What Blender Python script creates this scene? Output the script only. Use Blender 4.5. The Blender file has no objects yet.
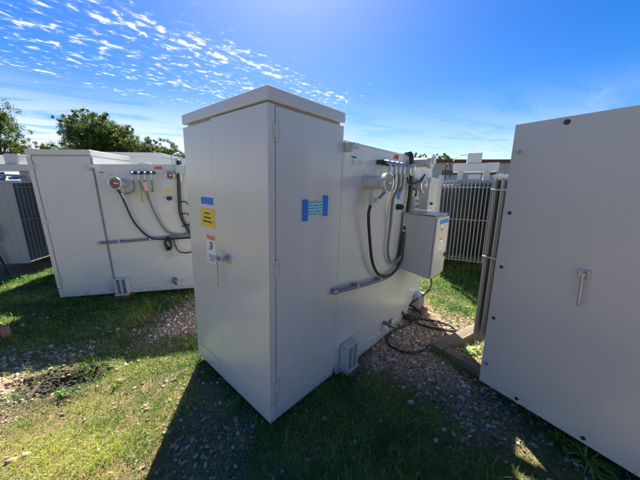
import bpy, bmesh, math, random
import numpy as np
from mathutils import Vector, Matrix, noise
R = math.radians
random.seed(7)
rng = np.random.default_rng(11)
scene = bpy.context.scene
COL = scene.collection

# ------------------------------------------------------------------ materials
def new_mat(name):
    m = bpy.data.materials.new(name); m.use_nodes = True
    nt = m.node_tree
    return m, nt, nt.nodes['Principled BSDF']

def simple(name, col, rough=.5, metal=0, coat=0):
    m, nt, p = new_mat(name)
    tc = nt.nodes.new('ShaderNodeTexCoord')
    n = nt.nodes.new('ShaderNodeTexNoise'); n.inputs['Scale'].default_value = 9; n.inputs['Detail'].default_value = 6
    nt.links.new(tc.outputs['Object'], n.inputs['Vector'])
    mr = nt.nodes.new('ShaderNodeMapRange'); mr.inputs['To Min'].default_value = .88; mr.inputs['To Max'].default_value = 1.1
    nt.links.new(n.outputs['Fac'], mr.inputs['Value'])
    mx = nt.nodes.new('ShaderNodeVectorMath'); mx.operation = 'SCALE'
    mx.inputs[0].default_value = col
    nt.links.new(mr.outputs[0], mx.inputs['Scale']); nt.links.new(mx.outputs[0], p.inputs['Base Color'])
    p.inputs['Roughness'].default_value = rough; p.inputs['Metallic'].default_value = metal
    p.inputs['Coat Weight'].default_value = coat
    return m

def paint(name, col, rough=.36, dirt=.12, wave=.02, wscale=1.6):
    """grey enamel on sheet steel: faint waviness, fine orange peel, dust and thin runs"""
    m, nt, p = new_mat(name); N = nt.nodes; L = nt.links
    tc = N.new('ShaderNodeTexCoord')
    n1 = N.new('ShaderNodeTexNoise'); n1.inputs['Scale'].default_value = 2.2; n1.inputs['Detail'].default_value = 7
    L.new(tc.outputs['Object'], n1.inputs['Vector'])
    mp = N.new('ShaderNodeMapping'); mp.inputs['Scale'].default_value = (30, 30, 1.3)
    L.new(tc.outputs['Object'], mp.inputs['Vector'])
    n2 = N.new('ShaderNodeTexNoise'); n2.inputs['Scale'].default_value = 1.0; n2.inputs['Detail'].default_value = 4
    L.new(mp.outputs[0], n2.inputs['Vector'])
    mr = N.new('ShaderNodeMapRange'); mr.inputs['From Min'].default_value = .55; mr.inputs['From Max'].default_value = .8
    L.new(n2.outputs['Fac'], mr.inputs['Value'])
    n3 = N.new('ShaderNodeTexNoise'); n3.inputs['Scale'].default_value = 140; n3.inputs['Detail'].default_value = 2
    L.new(tc.outputs['Object'], n3.inputs['Vector'])
    sp = N.new('ShaderNodeMapRange'); sp.inputs['From Min'].default_value = .70; sp.inputs['From Max'].default_value = .76
    L.new(n3.outputs['Fac'], sp.inputs['Value'])
    m1 = N.new('ShaderNodeMix'); m1.data_type = 'RGBA'
    m1.inputs['A'].default_value = (*col, 1); m1.inputs['B'].default_value = (col[0]*.82, col[1]*.80, col[2]*.76, 1)
    md = N.new('ShaderNodeMath'); md.operation = 'MULTIPLY'; md.inputs[1].default_value = dirt*2
    L.new(mr.outputs[0], md.inputs[0]); L.new(md.outputs[0], m1.inputs['Factor'])
    m2 = N.new('ShaderNodeMix'); m2.data_type = 'RGBA'
    m2.inputs['B'].default_value = (col[0]*.6, col[1]*.58, col[2]*.52, 1)
    ms = N.new('ShaderNodeMath'); ms.operation = 'MULTIPLY'; ms.inputs[1].default_value = .35
    L.new(sp.outputs[0], ms.inputs[0]); L.new(ms.outputs[0], m2.inputs['Factor'])
    L.new(m1.outputs['Result'], m2.inputs['A'])
    m3 = N.new('ShaderNodeMix'); m3.data_type = 'RGBA'; m3.blend_type = 'MULTIPLY'; m3.inputs['Factor'].default_value = dirt
    L.new(m2.outputs['Result'], m3.inputs['A']); L.new(n1.outputs['Fac'], m3.inputs['B'])
    # mud splashed up from the ground and a few scuffs
    sx_ = N.new('ShaderNodeSeparateXYZ'); L.new(tc.outputs['Object'], sx_.inputs[0])
    zr = N.new('ShaderNodeMapRange'); zr.inputs['From Min'].default_value = .05; zr.inputs['From Max'].default_value = .42; zr.inputs['To Min'].default_value = .15; zr.inputs['To Max'].default_value = -.06
    L.new(sx_.outputs[2], zr.inputs['Value'])
    ns = N.new('ShaderNodeTexNoise'); ns.inputs['Scale'].default_value = 55; ns.inputs['Detail'].default_value = 6; ns.inputs['Roughness'].default_value = .7
    L.new(tc.outputs['Object'], ns.inputs['Vector'])
    ad = N.new('ShaderNodeMath'); L.new(ns.outputs['Fac'], ad.inputs[0]); L.new(zr.outputs[0], ad.inputs[1])
    th = N.new('ShaderNodeMapRange'); th.inputs['From Min'].default_value = .66; th.inputs['From Max'].default_value = .72; th.inputs['To Max'].default_value = .55
    L.new(ad.outputs[0], th.inputs['Value'])
    m4 = N.new('ShaderNodeMix'); m4.data_type = 'RGBA'; m4.inputs['B'].default_value = (.20, .15, .10, 1)
    L.new(th.outputs[0], m4.inputs['Factor']); L.new(m3.outputs['Result'], m4.inputs['A'])
    m3 = m4
    L.new(m3.outputs['Result'], p.inputs['Base Color'])
    rr = N.new('ShaderNodeMapRange'); rr.inputs['To Min'].default_value = rough-.08; rr.inputs['To Max'].default_value = rough+.12
    L.new(n1.outputs['Fac'], rr.inputs['Value']); L.new(rr.outputs[0], p.inputs['Roughness'])
    nw = N.new('ShaderNodeTexNoise'); nw.inputs['Scale'].default_value = wscale; nw.inputs['Detail'].default_value = 1
    L.new(tc.outputs['Object'], nw.inputs['Vector'])
    b1 = N.new('ShaderNodeBump'); b1.inputs['Distance'].default_value = wave; b1.inputs['Strength'].default_value = .6
    L.new(nw.outputs['Fac'], b1.inputs['Height'])
    b2 = N.new('ShaderNodeBump'); b2.inputs['Distance'].default_value = .0006; b2.inputs['Strength'].default_value = .25
    nf = N.new('ShaderNodeTexNoise'); nf.inputs['Scale'].default_value = 320
    L.new(tc.outputs['Object'], nf.inputs['Vector'])
    L.new(nf.outputs['Fac'], b2.inputs['Height']); L.new(b1.outputs[0], b2.inputs['Normal'])
    L.new(b2.outputs[0], p.inputs['Normal'])
    p.inputs['Specular IOR Level'].default_value = .5
    p.inputs['Coat Weight'].default_value = .35; p.inputs['Coat Roughness'].default_value = .16
    return m

M = {}
M['paint'] = paint('grey_enamel', (.60, .59, .55), rough=.24, dirt=.11, wave=.022)
M['paint_b'] = paint('grey_enamel_matt', (.53, .52, .485), rough=.30, dirt=.10)
M['boxgrey'] = paint('control_box_grey', (.44, .44, .425), rough=.30)
M['fin'] = paint('radiator_enamel', (.33, .335, .33), rough=.45, wave=.002)
M['galv'] = simple('galvanised_steel', (.42, .44, .46), .38, .75)
M['bolt'] = simple('dark_bolt', (.06, .06, .065), .4, .6)
M['black'] = simple('black_rubber', (.018, .018, .02), .45)
M['conduit'] = simple('grey_conduit', (.16, .175, .19), .42)
M['brass'] = simple('dull_brass', (.22, .2, .16), .4, .8)
M['rim'] = simple('bright_rim', (.75, .76, .78), .2, .9)
M['dial'] = simple('maroon_dial', (.16, .035, .04), .25, 0, .6)
M['dialgrey'] = simple('grey_dial', (.10, .11, .12), .2, 0, .8)
M['white'] = simple('white_paper', (.74, .74, .72), .6)
M['yellow'] = simple('yellow_label', (.80, .56, .02), .5)
M['ytag'] = simple('yellow_tag', (.62, .55, .12), .6)
M['pink'] = simple('pink_tag', (.75, .42, .40), .6)
M['orange'] = simple('orange_header', (.72, .20, .05), .5)
M['blue'] = simple('blue_tape', (.01, .17, .62), .55)
M['navy'] = simple('navy_print', (.03, .05, .2), .5)
M['cyan'] = simple('pale_cyan_print', (.36, .64, .74), .5)
M['teal'] = simple('teal_print', (.05, .25, .28), .5)
M['red'] = simple('red_print', (.60, .03, .03), .5)
M['ink'] = simple('dark_ink', (.05, .045, .04), .6)
M['dark'] = simple('dark_void', (.02, .02, .022), .8)
M['rust'] = simple('red_oxide_trim', (.17, .045, .03), .6)
M['wallw'] = simple('pale_wall_sheet', (.56, .49, .50), .6)
M['glass'] = simple('dark_window_glass', (.03, .035, .045), .1)
M['brick'] = simple('reddish_timber', (.15, .07, .045), .85)

def wood_mat(sc=(2.5, 45, 45)):
    m, nt, p = new_mat('weathered_timber'); N = nt.nodes; L = nt.links
    tc = N.new('ShaderNodeTexCoord'); mp = N.new('ShaderNodeMapping'); mp.inputs['Scale'].default_value = sc
    L.new(tc.outputs['Object'], mp.inputs['Vector'])
    n = N.new('ShaderNodeTexNoise'); n.inputs['Scale'].default_value = 1; n.inputs['Detail'].default_value = 8; n.inputs['Roughness'].default_value = .7
    L.new(mp.outputs[0], n.inputs['Vector'])
    cr = N.new('ShaderNodeValToRGB'); e = cr.color_ramp.elements
    e[0].position = .3; e[0].color = (.07, .05, .035, 1); e[1].position = .75; e[1].color = (.25, .19, .13, 1)
    L.new(n.outputs['Fac'], cr.inputs['Fac']); L.new(cr.outputs[0], p.inputs['Base Color'])
    b = N.new('ShaderNodeBump'); b.inputs['Distance'].default_value = .004
    L.new(n.outputs['Fac'], b.inputs['Height']); L.new(b.outputs[0], p.inputs['Normal'])
    p.inputs['Roughness'].default_value = .85
    return m
M['wood'] = wood_mat(); M['wood_y'] = wood_mat((45, 2.5, 45))

def attr_mat(name, rough=.7, transl=0.0, spec=.3):
    m, nt, p = new_mat(name); N = nt.nodes; L = nt.links
    a = N.new('ShaderNodeAttribute'); a.attribute_name = 'Col'
    L.new(a.outputs['Color'], p.inputs['Base Color'])
    p.inputs['Roughness'].default_value = rough; p.inputs['Specular IOR Level'].default_value = spec
    if transl:
        t = N.new('ShaderNodeBsdfTranslucent'); mx = N.new('ShaderNodeMixShader'); mx.inputs[0].default_value = transl
        sc = N.new('ShaderNodeVectorMath'); sc.operation = 'MULTIPLY'; sc.inputs[1].default_value = (1.25, 1.15, .55)
        L.new(a.outputs['Color'], sc.inputs[0]); L.new(sc.outputs[0], t.inputs['Color'])
        L.new(p.outputs[0], mx.inputs[1]); L.new(t.outputs[0], mx.inputs[2])
        L.new(mx.outputs[0], N['Material Output'].inputs['Surface'])
    return m
M['grass'] = attr_mat('grass_blade', .5, .5)
M['leaf'] = attr_mat('tree_leaf', .45, .35)
M['stone'] = attr_mat('limestone_gravel', .85)

def bark():
    m, nt, p = new_mat('bark'); N = nt.nodes; L = nt.links
    n = N.new('ShaderNodeTexNoise'); n.inputs['Scale'].default_value = 14; n.inputs['Detail'].default_value = 6
    cr = N.new('ShaderNodeValToRGB'); cr.color_ramp.elements[0].color = (.04, .03, .022, 1); cr.color_ramp.elements[1].color = (.17, .14, .11, 1)
    L.new(n.outputs['Fac'], cr.inputs['Fac']); L.new(cr.outputs[0], p.inputs['Base Color']); p.inputs['Roughness'].default_value = .9
    return m
M['bark'] = bark()

# ------------------------------------------------------------------ mesh builder
class MB:
    def __init__(s): s.bm = bmesh.new()
    def box(s, a, b, bev=0.0, seg=2, M4=None):
        (x0, y0, z0), (x1, y1, z1) = a, b
        t = bmesh.new()
        bmesh.ops.create_cube(t, size=1)
        for v in t.verts:
            v.co = Vector(((x0+x1)/2+v.co.x*(x1-x0), (y0+y1)/2+v.co.y*(y1-y0), (z0+z1)/2+v.co.z*(z1-z0)))
        if bev: bmesh.ops.bevel(t, geom=t.edges[:], offset=bev, segments=seg, profile=.6, affect='EDGES')
        s._merge(t, M4); return s
    def _merge(s, t, M4=None):
        if M4 is not None: t.transform(M4)
        me = bpy.data.meshes.new('tmp'); t.to_mesh(me); t.free(); s.bm.from_mesh(me); bpy.data.meshes.remove(me)
    def cyl(s, a, b, r, r2=None, n=20, bev=0):
        a, b = Vector(a), Vector(b); d = b-a; L = d.length
        t = bmesh.new()
        bmesh.ops.create_cone(t, cap_ends=True, segments=n, radius1=r, radius2=r if r2 is None else r2, depth=L)
        if bev:
            es = [e for e in t.edges if abs(e.verts[0].co.z-e.verts[1].co.z) < 1e-6]
            bmesh.ops.bevel(t, geom=es, offset=bev, segments=2, profile=.6, affect='EDGES')
        q = d.to_track_quat('Z', 'Y').to_matrix().to_4x4()
        s._merge(t, Matrix.Translation((a+b)/2) @ q); return s
    def ball(s, c, r, sc=(1, 1, 1)):
        t = bmesh.new(); bmesh.ops.create_uvsphere(t, u_segments=16, v_segments=10, radius=r)
        s._merge(t, Matrix.Translation(c) @ Matrix.Diagonal((*sc, 1))); return s
    def torus(s, c, axis, r, rr, n=32, k=8):
        q = Vector(axis).to_track_quat('Z', 'Y')
        ring = []
        for i in range(n):
            A = 2*math.pi*i/n
            ring.append([s.bm.verts.new(Vector(c)+q @ Vector(((r+rr*math.cos(B))*math.cos(A), (r+rr*math.cos(B))*math.sin(A), rr*math.sin(B)))) for B in [2*math.pi*j/k for j in range(k)]])
        for i in range(n):
            for j in range(k):
                s.bm.faces.new((ring[i][j], ring[(i+1) % n][j], ring[(i+1) % n][(j+1) % k], ring[i][(j+1) % k]))
        return s
    def tube(s, pts, r, k=10, smooth=6, rings=0):
        P = [Vector(p) for p in pts]
        if smooth and len(P) > 2:
            Q = []
            for i in range(len(P)-1):
                p0 = P[max(i-1, 0)]; p1 = P[i]; p2 = P[i+1]; p3 = P[min(i+2, len(P)-1)]
                for j in range(smooth):
                    t = j/smooth
                    Q.append(.5*((2*p1)+(-p0+p2)*t+(2*p0-5*p1+4*p2-p3)*t*t+(-p0+3*p1-3*p2+p3)*t**3))
            Q.append(P[-1]); P = Q
        rad = (lambda t: r) if not callable(r) else r
        T0 = (P[1]-P[0]).normalized(); nrm = T0.orthogonal().normalized(); prev = None; first = None
        for i, p in enumerate(P):
            T = (P[min(i+1, len(P)-1)]-P[max(i-1, 0)]).normalized()
            nrm = (nrm-T*nrm.dot(T)).normalized(); bn = T.cross(nrm)
            rr = rad(i/(len(P)-1))
            if rings and i % 2: rr *= 1+rings
            ring = [s.bm.verts.new(p+nrm*math.cos(2*math.pi*j/k)*rr+bn*math.sin(2*math.pi*j/k)*rr) for j in range(k)]
            if prev:
                for j in range(k): s.bm.faces.new((prev[j], prev[(j+1) % k], ring[(j+1) % k], ring[j]))
            else: first = ring
            prev = ring
        s.bm.faces.new(first[::-1]); s.bm.faces.new(prev)
        return s
    def build(s, name, mat, parent=None, smooth=True, label=None):
        bmesh.ops.recalc_face_normals(s.bm, faces=s.bm.faces[:])
        me = bpy.data.meshes.new(name); s.bm.to_mesh(me); s.bm.free()
        o = bpy.data.objects.new(name, me); COL.objects.link(o)
        me.materials.append(M[mat] if isinstance(mat, str) else mat)
        if smooth:
            me.polygons.foreach_set('use_smooth', [True]*len(me.polygons))
            me.set_sharp_from_angle(angle=R(35))
        if smooth:
            wn = o.modifiers.new('wn', 'WEIGHTED_NORMAL'); wn.keep_sharp = True; wn.weight = 100
        if parent: o.parent = parent
        if label: o['label'] = label
        return o

def thing(name, label, cat, loc=(0, 0, 0), rot=None, group=None):
    o = bpy.data.objects.new(name, None); COL.objects.link(o)
    if rot is not None: o.matrix_world = Matrix.Translation(loc) @ rot
    else: o.location = loc
    o['label'] = label; o['category'] = cat
    if group: o['group'] = group
    return o
def tag(o, label, cat, group=None):
    o['label'] = label; o['category'] = cat
    if group: o['group'] = group
    return o

def frame(xdir_angle, tx=0, ty=0):
    """local X = along the wall, local Y = into the unit; small tilt of the unit on soft ground"""
    a = xdir_angle
    w = Vector((math.cos(a), math.sin(a), -tx)); u = Vector((-math.sin(a), math.cos(a), -ty))
    U = Vector((tx*math.cos(a)-ty*math.sin(a), tx*math.sin(a)+ty*math.cos(a), 1))
    m = Matrix((w.normalized(), u.normalized(), U.normalized())).transposed()
    return m.to_4x4()

def text_mesh(txt, size, name, mat, parent, loc, rot, depth=.0012, label=None):
    cu = bpy.data.curves.new('t', 'FONT'); cu.body = txt; cu.size = size; cu.extrude = depth; cu.offset = size*.03
    cu.align_x = 'CENTER'; cu.align_y = 'CENTER'; cu.resolution_u = 3
    t = bpy.data.objects.new('t', cu); COL.objects.link(t)
    dg = bpy.context.evaluated_depsgraph_get(); me = bpy.data.meshes.new_from_object(t.evaluated_get(dg))
    bpy.data.objects.remove(t); bpy.data.curves.remove(cu)
    me.name = name; o = bpy.data.objects.new(name, me); COL.objects.link(o)
    me.materials.clear(); me.materials.append(M[mat]); o.parent = parent; o.location = loc; o.rotation_euler = rot
    if label: o['label'] = label
    return o

# ------------------------------------------------------------------ pad transformer with end cabinet
def foot(root, s0, s1, zt):
    b = MB()
    b.box((s0, -.012, .07), (s1, -.002, zt), .002)
    for s in (s0, (s0+s1)/2-.006, s1-.012):
        b.box((s, -.085, .07), (s+.012, -.010, zt), .002)
    b.box((s0-.01, -.105, .045), (s1+.01, -.004, .068), .003)
    b.box((s0, -.080, zt-.012), (s1, -.012, zt+.001), .003)
    return b.build('jack_pad', 'paint_b', root)

def sticker(name, root, x0, x1, z0, z1, mat, off=.0035, y=0.0, label=None):
    return MB().box((x0, y-off, z0), (x1, y+.001, z1)).build(name, mat, root, label=label)

def transformer(loc, rot, D, lidz, tankz, main, label):
    W = 1.052 if main else 1.02
    L = 2.42
    lb, lt = lidz
    root = thing('pad_transformer', label, 'transformer', loc, rot, 'grey pad transformers waiting in the yard')
    # --- cabinet
    b = MB()
    b.box((.046, .032, .052), (D, W, lb-.012), 0)
    b.box((.0, .0, .05), (.050, W+.002, .180), .003)
    b.box((.03, .03, lb-.03), (D-.012, W-.015, lb+.01))
    b.box((.053, .001, .050), (D-.003, .035, lb-.017), .003)
    b.build('cabinet_body', 'paint', root)
    MB().box((-.004, -.003, .187), (.045, .603, lb-.010), .004).build('right_door', 'paint', root)
    MB().box((-.002, .606, .187), (.045, W+.001, lb-.022), .004).build('left_door', 'paint', root)
    b = MB(); b.box((-.006, -.006, lb), (D+.003, W+.003, lt), .012, 3); b.build('cabinet_lid', 'paint', root)
    for z in (lb-.14, 1.10, .30):
        b = MB(); b.cyl((.049, -.009, z-.05), (.049, -.009, z+.05), .006, n=10)
        b.box((.052, -.006, z-.035), (.075, .003, z+.035), .001); b.box((.026, -.007, z-.035), (.047, .001, z+.035), .001)
        b.cyl((.049, -.009, z-.058), (.049, -.009, z-.05), .009, n=10); b.cyl((.049, -.009, z+.05), (.049, -.009, z+.058), .009, n=10)
        b.build('hinge', 'paint_b', root)
    if main:
        b = MB(); b.box((-.012, .415, 1.055), (-.003, .475, 1.115), .004); b.cyl((-.012, .445, 1.087), (-.055, .445, 1.087), .016, .013)
        b.box((-.060, .430, 1.074), (-.042, .530, 1.100), .004); b.cyl((-.051, .522, 1.086), (-.051, .522, .888), .0075, n=12); b.ball((-.051, .522, .888), .009)
        h = b.build('door_handle', 'galv', root)
        MB().box((-.0625, .452, 1.079), (-.0595, .500, 1.096)).build('blue_tape', 'blue', h)
        def fs(name, y0, y1, z0, z1, mat, par=root):
            return MB().box((-.005, y0, z0), (.002, y1, z1)).build(name, mat, par)
        fs('blue_tape', .628, .808, 1.436, 1.486, 'blue')
        y = fs('yellow_label', .618, .832, 1.270, 1.403, 'yellow')
        for z, (a, c) in zip((1.372, 1.340, 1.310), ((.680, .765), (.668, .775), (.655, .790))):
            q = MB(); t = a
            while t < c:
                wd = random.uniform(.006, .012); q.box((-.0068, t, z-.006), (-.004, min(t+wd, c), z+random.choice((.004, .006))) if t < c-.004 else (-.004, c, z+.005)); t += wd+.004
            q.build('print', 'ink', y)
        y = fs('warning_label', .622, .757, 1.000, 1.217, 'white')
        MB().box((-.0068, .630, 1.178), (-.004, .749, 1.209)).build('orange_header', 'orange', y)
        q = MB()
        for p0, p1 in (((.700, 1.150), (.694, 1.128)), ((.694, 1.128), (.680, 1.110)), ((.680, 1.110), (.690, 1.088)), ((.694, 1.128), (.706, 1.105)), ((.706, 1.105), (.712, 1.085)), ((.698, 1.142), (.676, 1.140)), ((.676, 1.150), (.668, 1.122)), ((.668, 1.122), (.676, 1.100))):
            q.tube([(-.0054, p0[0]*1.2-.14, p0[1]+.012), (-.0054, p1[0]*1.2-.14, p1[1]+.012)], .0036, 6, 0)
        for k in range(5): q.box((-.0066, .640, 1.015+k*.011), (-.004, .735-.012*(k % 2), 1.0185+k*.011))
        q.build('print', 'ink', y)
        # paper taped to the side with blue tape
        p = sticker('taped_note', root, .295, .475, 1.405, 1.495, 'cyan', .003)
        for z in (1.490, 1.470, 1.452, 1.432, 1.414):
            q = MB(); t = .305
            while t < .455:
                wd = random.uniform(.02, .06); q.box((t, -.0045, z-.005), (min(t+wd, .462), -.002, z+.001)); t += wd+.012
            q.build('print', 'teal', p)
        Rz = Matrix.Rotation(R(2), 4, 'Y')
        MB().box((.258, -.0055, 1.372), (.306, -.002, 1.506)).build('blue_tape', 'blue', root)
        MB().box((.452, -.0055, 1.392), (.500, -.002, 1.530)).build('blue_tape', 'blue', root)
    # --- tank
    b = MB()
    b.box((D+.004, .006, .10), (L, W-.01, tankz-.004), .004)
    b.box((D+.002, .0, tankz-.006), (L+.01, W, tankz+.006), .003)
    b.tube([(D+.001, .003, .12), (D+.001, .003, tankz-.02)], .003, 6, 0)
    b.build('tank', 'paint', root)
    b = MB(); b.box((D+.02, -.028, .052), (L, W-.02, .062), .002); b.box((D+.02, -.006, .060), (L, .02, .104), .002); b.build('base_channel', 'paint_b', root)
    foot(root, .735, .885, .285); foot(root, L-.17, L-.02, .285)
    b = MB(); b.cyl((1.20, .25, tankz), (1.20, .25, tankz+.035), .10, n=28, bev=.008); b.cyl((1.20, .25, tankz+.03), (1.20, .25, tankz+.05), .06, n=28, bev=.006); b.build('hand_hole_cover', 'paint_b', root)
    # lifting lug by the cabinet
    z = tankz-.055
    b = MB(); b.box((.665, -.060, z-.02), (.685, .004, z+.045), .003); b.box((.665, -.075, z+.005), (.745, -.045, z+.045), .008, 2); b.cyl((.70, -.076, z+.025), (.70, -.045, z+.025), .018, n=18)
    b.build('lifting_lug', 'paint_b', root)
    # name plates
    zt = tankz-.085
    sticker('rating_plate', root, .752, .822, zt-.075, zt, 'white', .003, .006)
    sticker('rating_plate', root, .845, .945, zt-.07, zt-.025, 'white', .003, .006)
    q = MB(); q.box((.756, .0005, zt-.018), (.818, .004, zt-.006)); q.build('print', 'navy', root)
    q = MB()
    for k in range(4): q.box((.760, .0008, zt-.034-k*.010), (.805, .004, zt-.031-k*.010)); q.box((.852, .0008, zt-.036-k*.008), (.93, .004, zt-.034-k*.008))
    q.build('print', 'conduit', root)
    zs = (tankz-.06)/1.845
    text_mesh('ABB', .058, 'maker_lettering', 'red', root, (1.465, .0045, (1.885 if main else 1.795)-.015), (R(90), 0, 0), label='red ABB lettering')
    # gauges on stubs
    def gauge(s, z, r, off, body, mat):
        b = MB(); b.cyl((s, .008, z), (s, -.022, z), body*1.15, n=24, bev=.004); b.cyl((s, -.02, z), (s, -off, z), body, n=28); b.cyl((s, -off+.035, z), (s, -off, z), r*.94, n=32, bev=.004)
        g = b.build('gauge', 'paint_b', root)
        b = MB(); b.torus((s, -off-.001, z), (0, 1, 0), r*.93, r*.085, 40, 8); b.build('rim', 'rim', g)
        b = MB(); b.cyl((s, -off-.001, z), (s, -off-.004, z), r*.88, n=36); b.build('dial', mat, g)
        b = MB(); b.cyl((s, -off-.004, z), (s, -off-.009, z), r*.13, n=12); b.box((s-r*.06, -off-.007, z-r*.1), (s+r*.6, -off-.0045, z+r*.04))
        for k in range(11):
            A = R(-40+26*k); c, q = math.cos(A), math.sin(A)
            b.tube([(s+c*r*.62, -off-.0048, z+q*r*.62), (s+c*r*.78, -off-.0048, z+q*r*.78)], r*.025, 5, 0)
        b.build('pointer', 'white', g)
        return g
    gz = 1.632 if main else 1.588
    gauge(.97 if main else 1.02, gz, .075, .20, .050, 'dialgrey' if main else 'dial')
    gs = .97 if main else 1.02
    b = MB(); b.box((gs-.02, -.085, gz-.19), (gs+.03, -.045, gz-.055), .006); b.cyl((gs+.02, -.11, gz-.14), (gs+.02, -.06, gz-.14), .018, n=14); b.cyl((gs, -.06, gz-.06), (gs, -.06, gz-.02), .016, n=12)
    b.build('junction_block', 'paint_b', root)
    gauge(1.70 if main else 1.625, 1.77 if main else 1.686, .058, .06, .040, 'dialgrey' if main else 'dial')
    # four conduit outlets
    cz = 1.80 if main else 1.717
    cs = [1.136, 1.222, 1.305, 1.388] if main else [1.185, 1.262, 1.336, 1.41]
    for i, s in enumerate(cs):
        b = MB(); b.cyl((s, .01, cz), (s, -.05, cz), .020, n=6); b.cyl((s, -.045, cz), (s, -.085, cz), .016, n=14)
        o = b.build('conduit_gland', 'bolt', root)
        b = MB(); b.tube([(s, -.075, cz), (s, -.105, cz-.004), (s, -.118, cz-.03), (s, -.118, cz-.075)], .015, 12, 6); b.cyl((s, -.118, cz-.07), (s, -.118, cz-.09), .018, n=12)
        b.build('conduit_elbow', 'galv', root)
    sx = cs
    b = MB(); b.tube([(sx[0], -.118, cz-.08), (sx[0]+.012, -.115, cz-.16), (sx[0]-.02, -.10, cz-.235), (gs+.03, -.09, gz-.145)], .011, 8, 8, .1); b.build('flexible_conduit', 'conduit', root)
    b = MB(); b.tube([(sx[1], -.118, cz-.08), (sx[1]+.01, -.113, cz-.15), (sx[1]+.025, -.105, cz-.22)], .010, 8, 6); b.build('flexible_conduit', 'conduit', root)
    b = MB(); b.tube([(sx[3], -.118, cz-.08), (sx[3]+.002, -.116, cz-.21)], .010, 8, 0); b.cyl((sx[3], -.116, cz-.20), (sx[3]-.012, -.10, cz-.245), .016, n=10); b.build('flexible_conduit', 'conduit', root)
    def strip(name, pts, wd, mat):
        b = MB(); P = [Vector(p) for p in pts]
        for i in range(len(P)-1):
            a, c = P[i], P[i+1]
            vs = [b.bm.verts.new(q) for q in (a+Vector((-wd/2, 0, 0)), a+Vector((wd/2, 0, 0)), c+Vector((wd/2, 0, 0)), c+Vector((-wd/2, 0, 0)))]
            b.bm.faces.new(vs)
        bmesh.ops.solidify(b.bm, geom=b.bm.faces[:], thickness=.0012)
        return b.build(name, mat, root)
    if main:
        strip('yellow_tag', [(1.13, -.15, 1.65), (1.125, -.158, 1.55), (1.10, -.15, 1.44), (1.085, -.155, 1.32)], .020, 'ytag')
        b = MB(); b.tube([(sx[2], -.118, cz-.08), (sx[2]+.02, -.11, 1.60), (1.325, -.07, 1.484), (1.386, -.035, 1.249), (1.389, -.03, 1.006), (1.475, -.03, .869), (1.60, -.04, .86), (1.70, -.04, .93)], .013, 10, 8, .06); b.build('flexible_conduit', 'conduit', root)
        hose = [(gs-.01, -.065, gz-.18), (.945, -.06, 1.372), (1.01, -.05, 1.152), (1.09, -.045, .945), (1.212, -.05, .808), (1.414, -.055, .75), (1.60, -.055, .80), (1.69, -.05, .90)]
        pipe = [(.585, .0, .812), (.60, -.03, .812), (.814, -.035, .785), (1.096, -.035, .752), (1.434, -.038, .73), (1.66, -.04, .80), (1.70, -.045, .93)]
        vert = [(1.715, .03, tankz+.02), (1.712, -.03, 1.90), (1.745, -.04, 1.624), (1.732, -.04, 1.373), (1.694, -.04, 1.116), (1.667, -.04, .87)]
        MB().box((1.553, .0015, 1.485), (1.617, .004, 1.55)).build('blue_tape', 'blue', root)
        ks, kz = 1.575, 1.41
    else:
        strip('yellow_tag', [(1.275, -.12, cz-.18), (1.272, -.125, cz-.26), (1.262, -.115, cz-.38)], .020, 'ytag')
        strip('yellow_tag', [(1.300, -.12, cz-.19), (1.318, -.125, cz-.27), (1.335, -.115, cz-.36)], .020, 'ytag')
        MB().box((sx[2]-.018, -.136, cz-.235), (sx[2]+.020, -.126, cz-.115), .004).build('pink_tag', 'pink', root)
        b = MB(); b.tube([(sx[2], -.118, cz-.08), (1.33, -.10, 1.494), (1.345, -.06, 1.292), (1.408, -.03, 1.056), (1.492, -.03, .911), (1.64, -.04, .86)], .014, 10, 8, .06); b.build('flexible_conduit', 'conduit', root)
        hose = [(gs-.03, -.13, gz-.06), (gs-.01, -.09, gz-.14), (1.03, -.05, 1.30), (1.077, -.035, 1.096), (1.155, -.035, .954), (1.254, -.04, .851), (1.403, -.04, .815), (1.70, -.04, .817), (1.9, -.04, .83)]
        pipe = [(.625, .0, .798), (.64, -.03, .798), (.935, -.035, .805), (1.187, -.035, .818), (1.443, -.035, .835), (1.66, -.04, .86), (1.9, -.04, .90)]
        vert = [(1.74, .04, tankz+.02), (1.735, -.02, 1.86), (1.725, -.04, 1.686), (1.70, -.035, 1.419), (1.69, -.035, 1.144), (1.76, -.035, .93), (1.8, -.035, .85)]
        MB().box((D-.006, -.008, .06), (D+.008, .004, lb-.03), .002).build('seam_gap_strip', 'conduit', root)  # added dark strip; its colour stands in for the dark seam gap
        # tangle of spare black cable hanging from the clip
        b = MB()
        for k in range(5):
            ph = k*1.3; b.tube([(1.49+.035*math.cos(ph+t)*(1+.3*(k % 2)), -.05-.012*k, .77+.075*math.sin(ph+t)-.01*k) for t in [j*.7 for j in range(9)]], .010, 7, 4)
        b.build('cable_tangle', 'black', root)
        b = MB(); b.tube([(1.56, -.05, .82), (1.57, -.05, .72), (1.61, -.05, .63), (1.70, -.05, .60), (1.85, -.05, .62)], .009, 8, 6)
        for k in range(3): b.tube([(1.69, -.04, 1.30-.16*k), (1.74, -.06, 1.33-.16*k), (1.80, -.05, 1.30-.16*k), (1.84, -.05, 1.12-.14*k), (1.78, -.05, 1.0-.12*k)], .008, 7, 6)
        b.build('loose_lead', 'black', root)
        # shredded plastic wisps under the tangle
        strip('clear_bag', [(1.49, -.05, .70), (1.47, -.06, .62), (1.46, -.05, .53)], .03, 'white')
        strip('clear_bag', [(1.52, -.05, .70), (1.54, -.06, .60), (1.57, -.05, .55)], .03, 'white')
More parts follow.
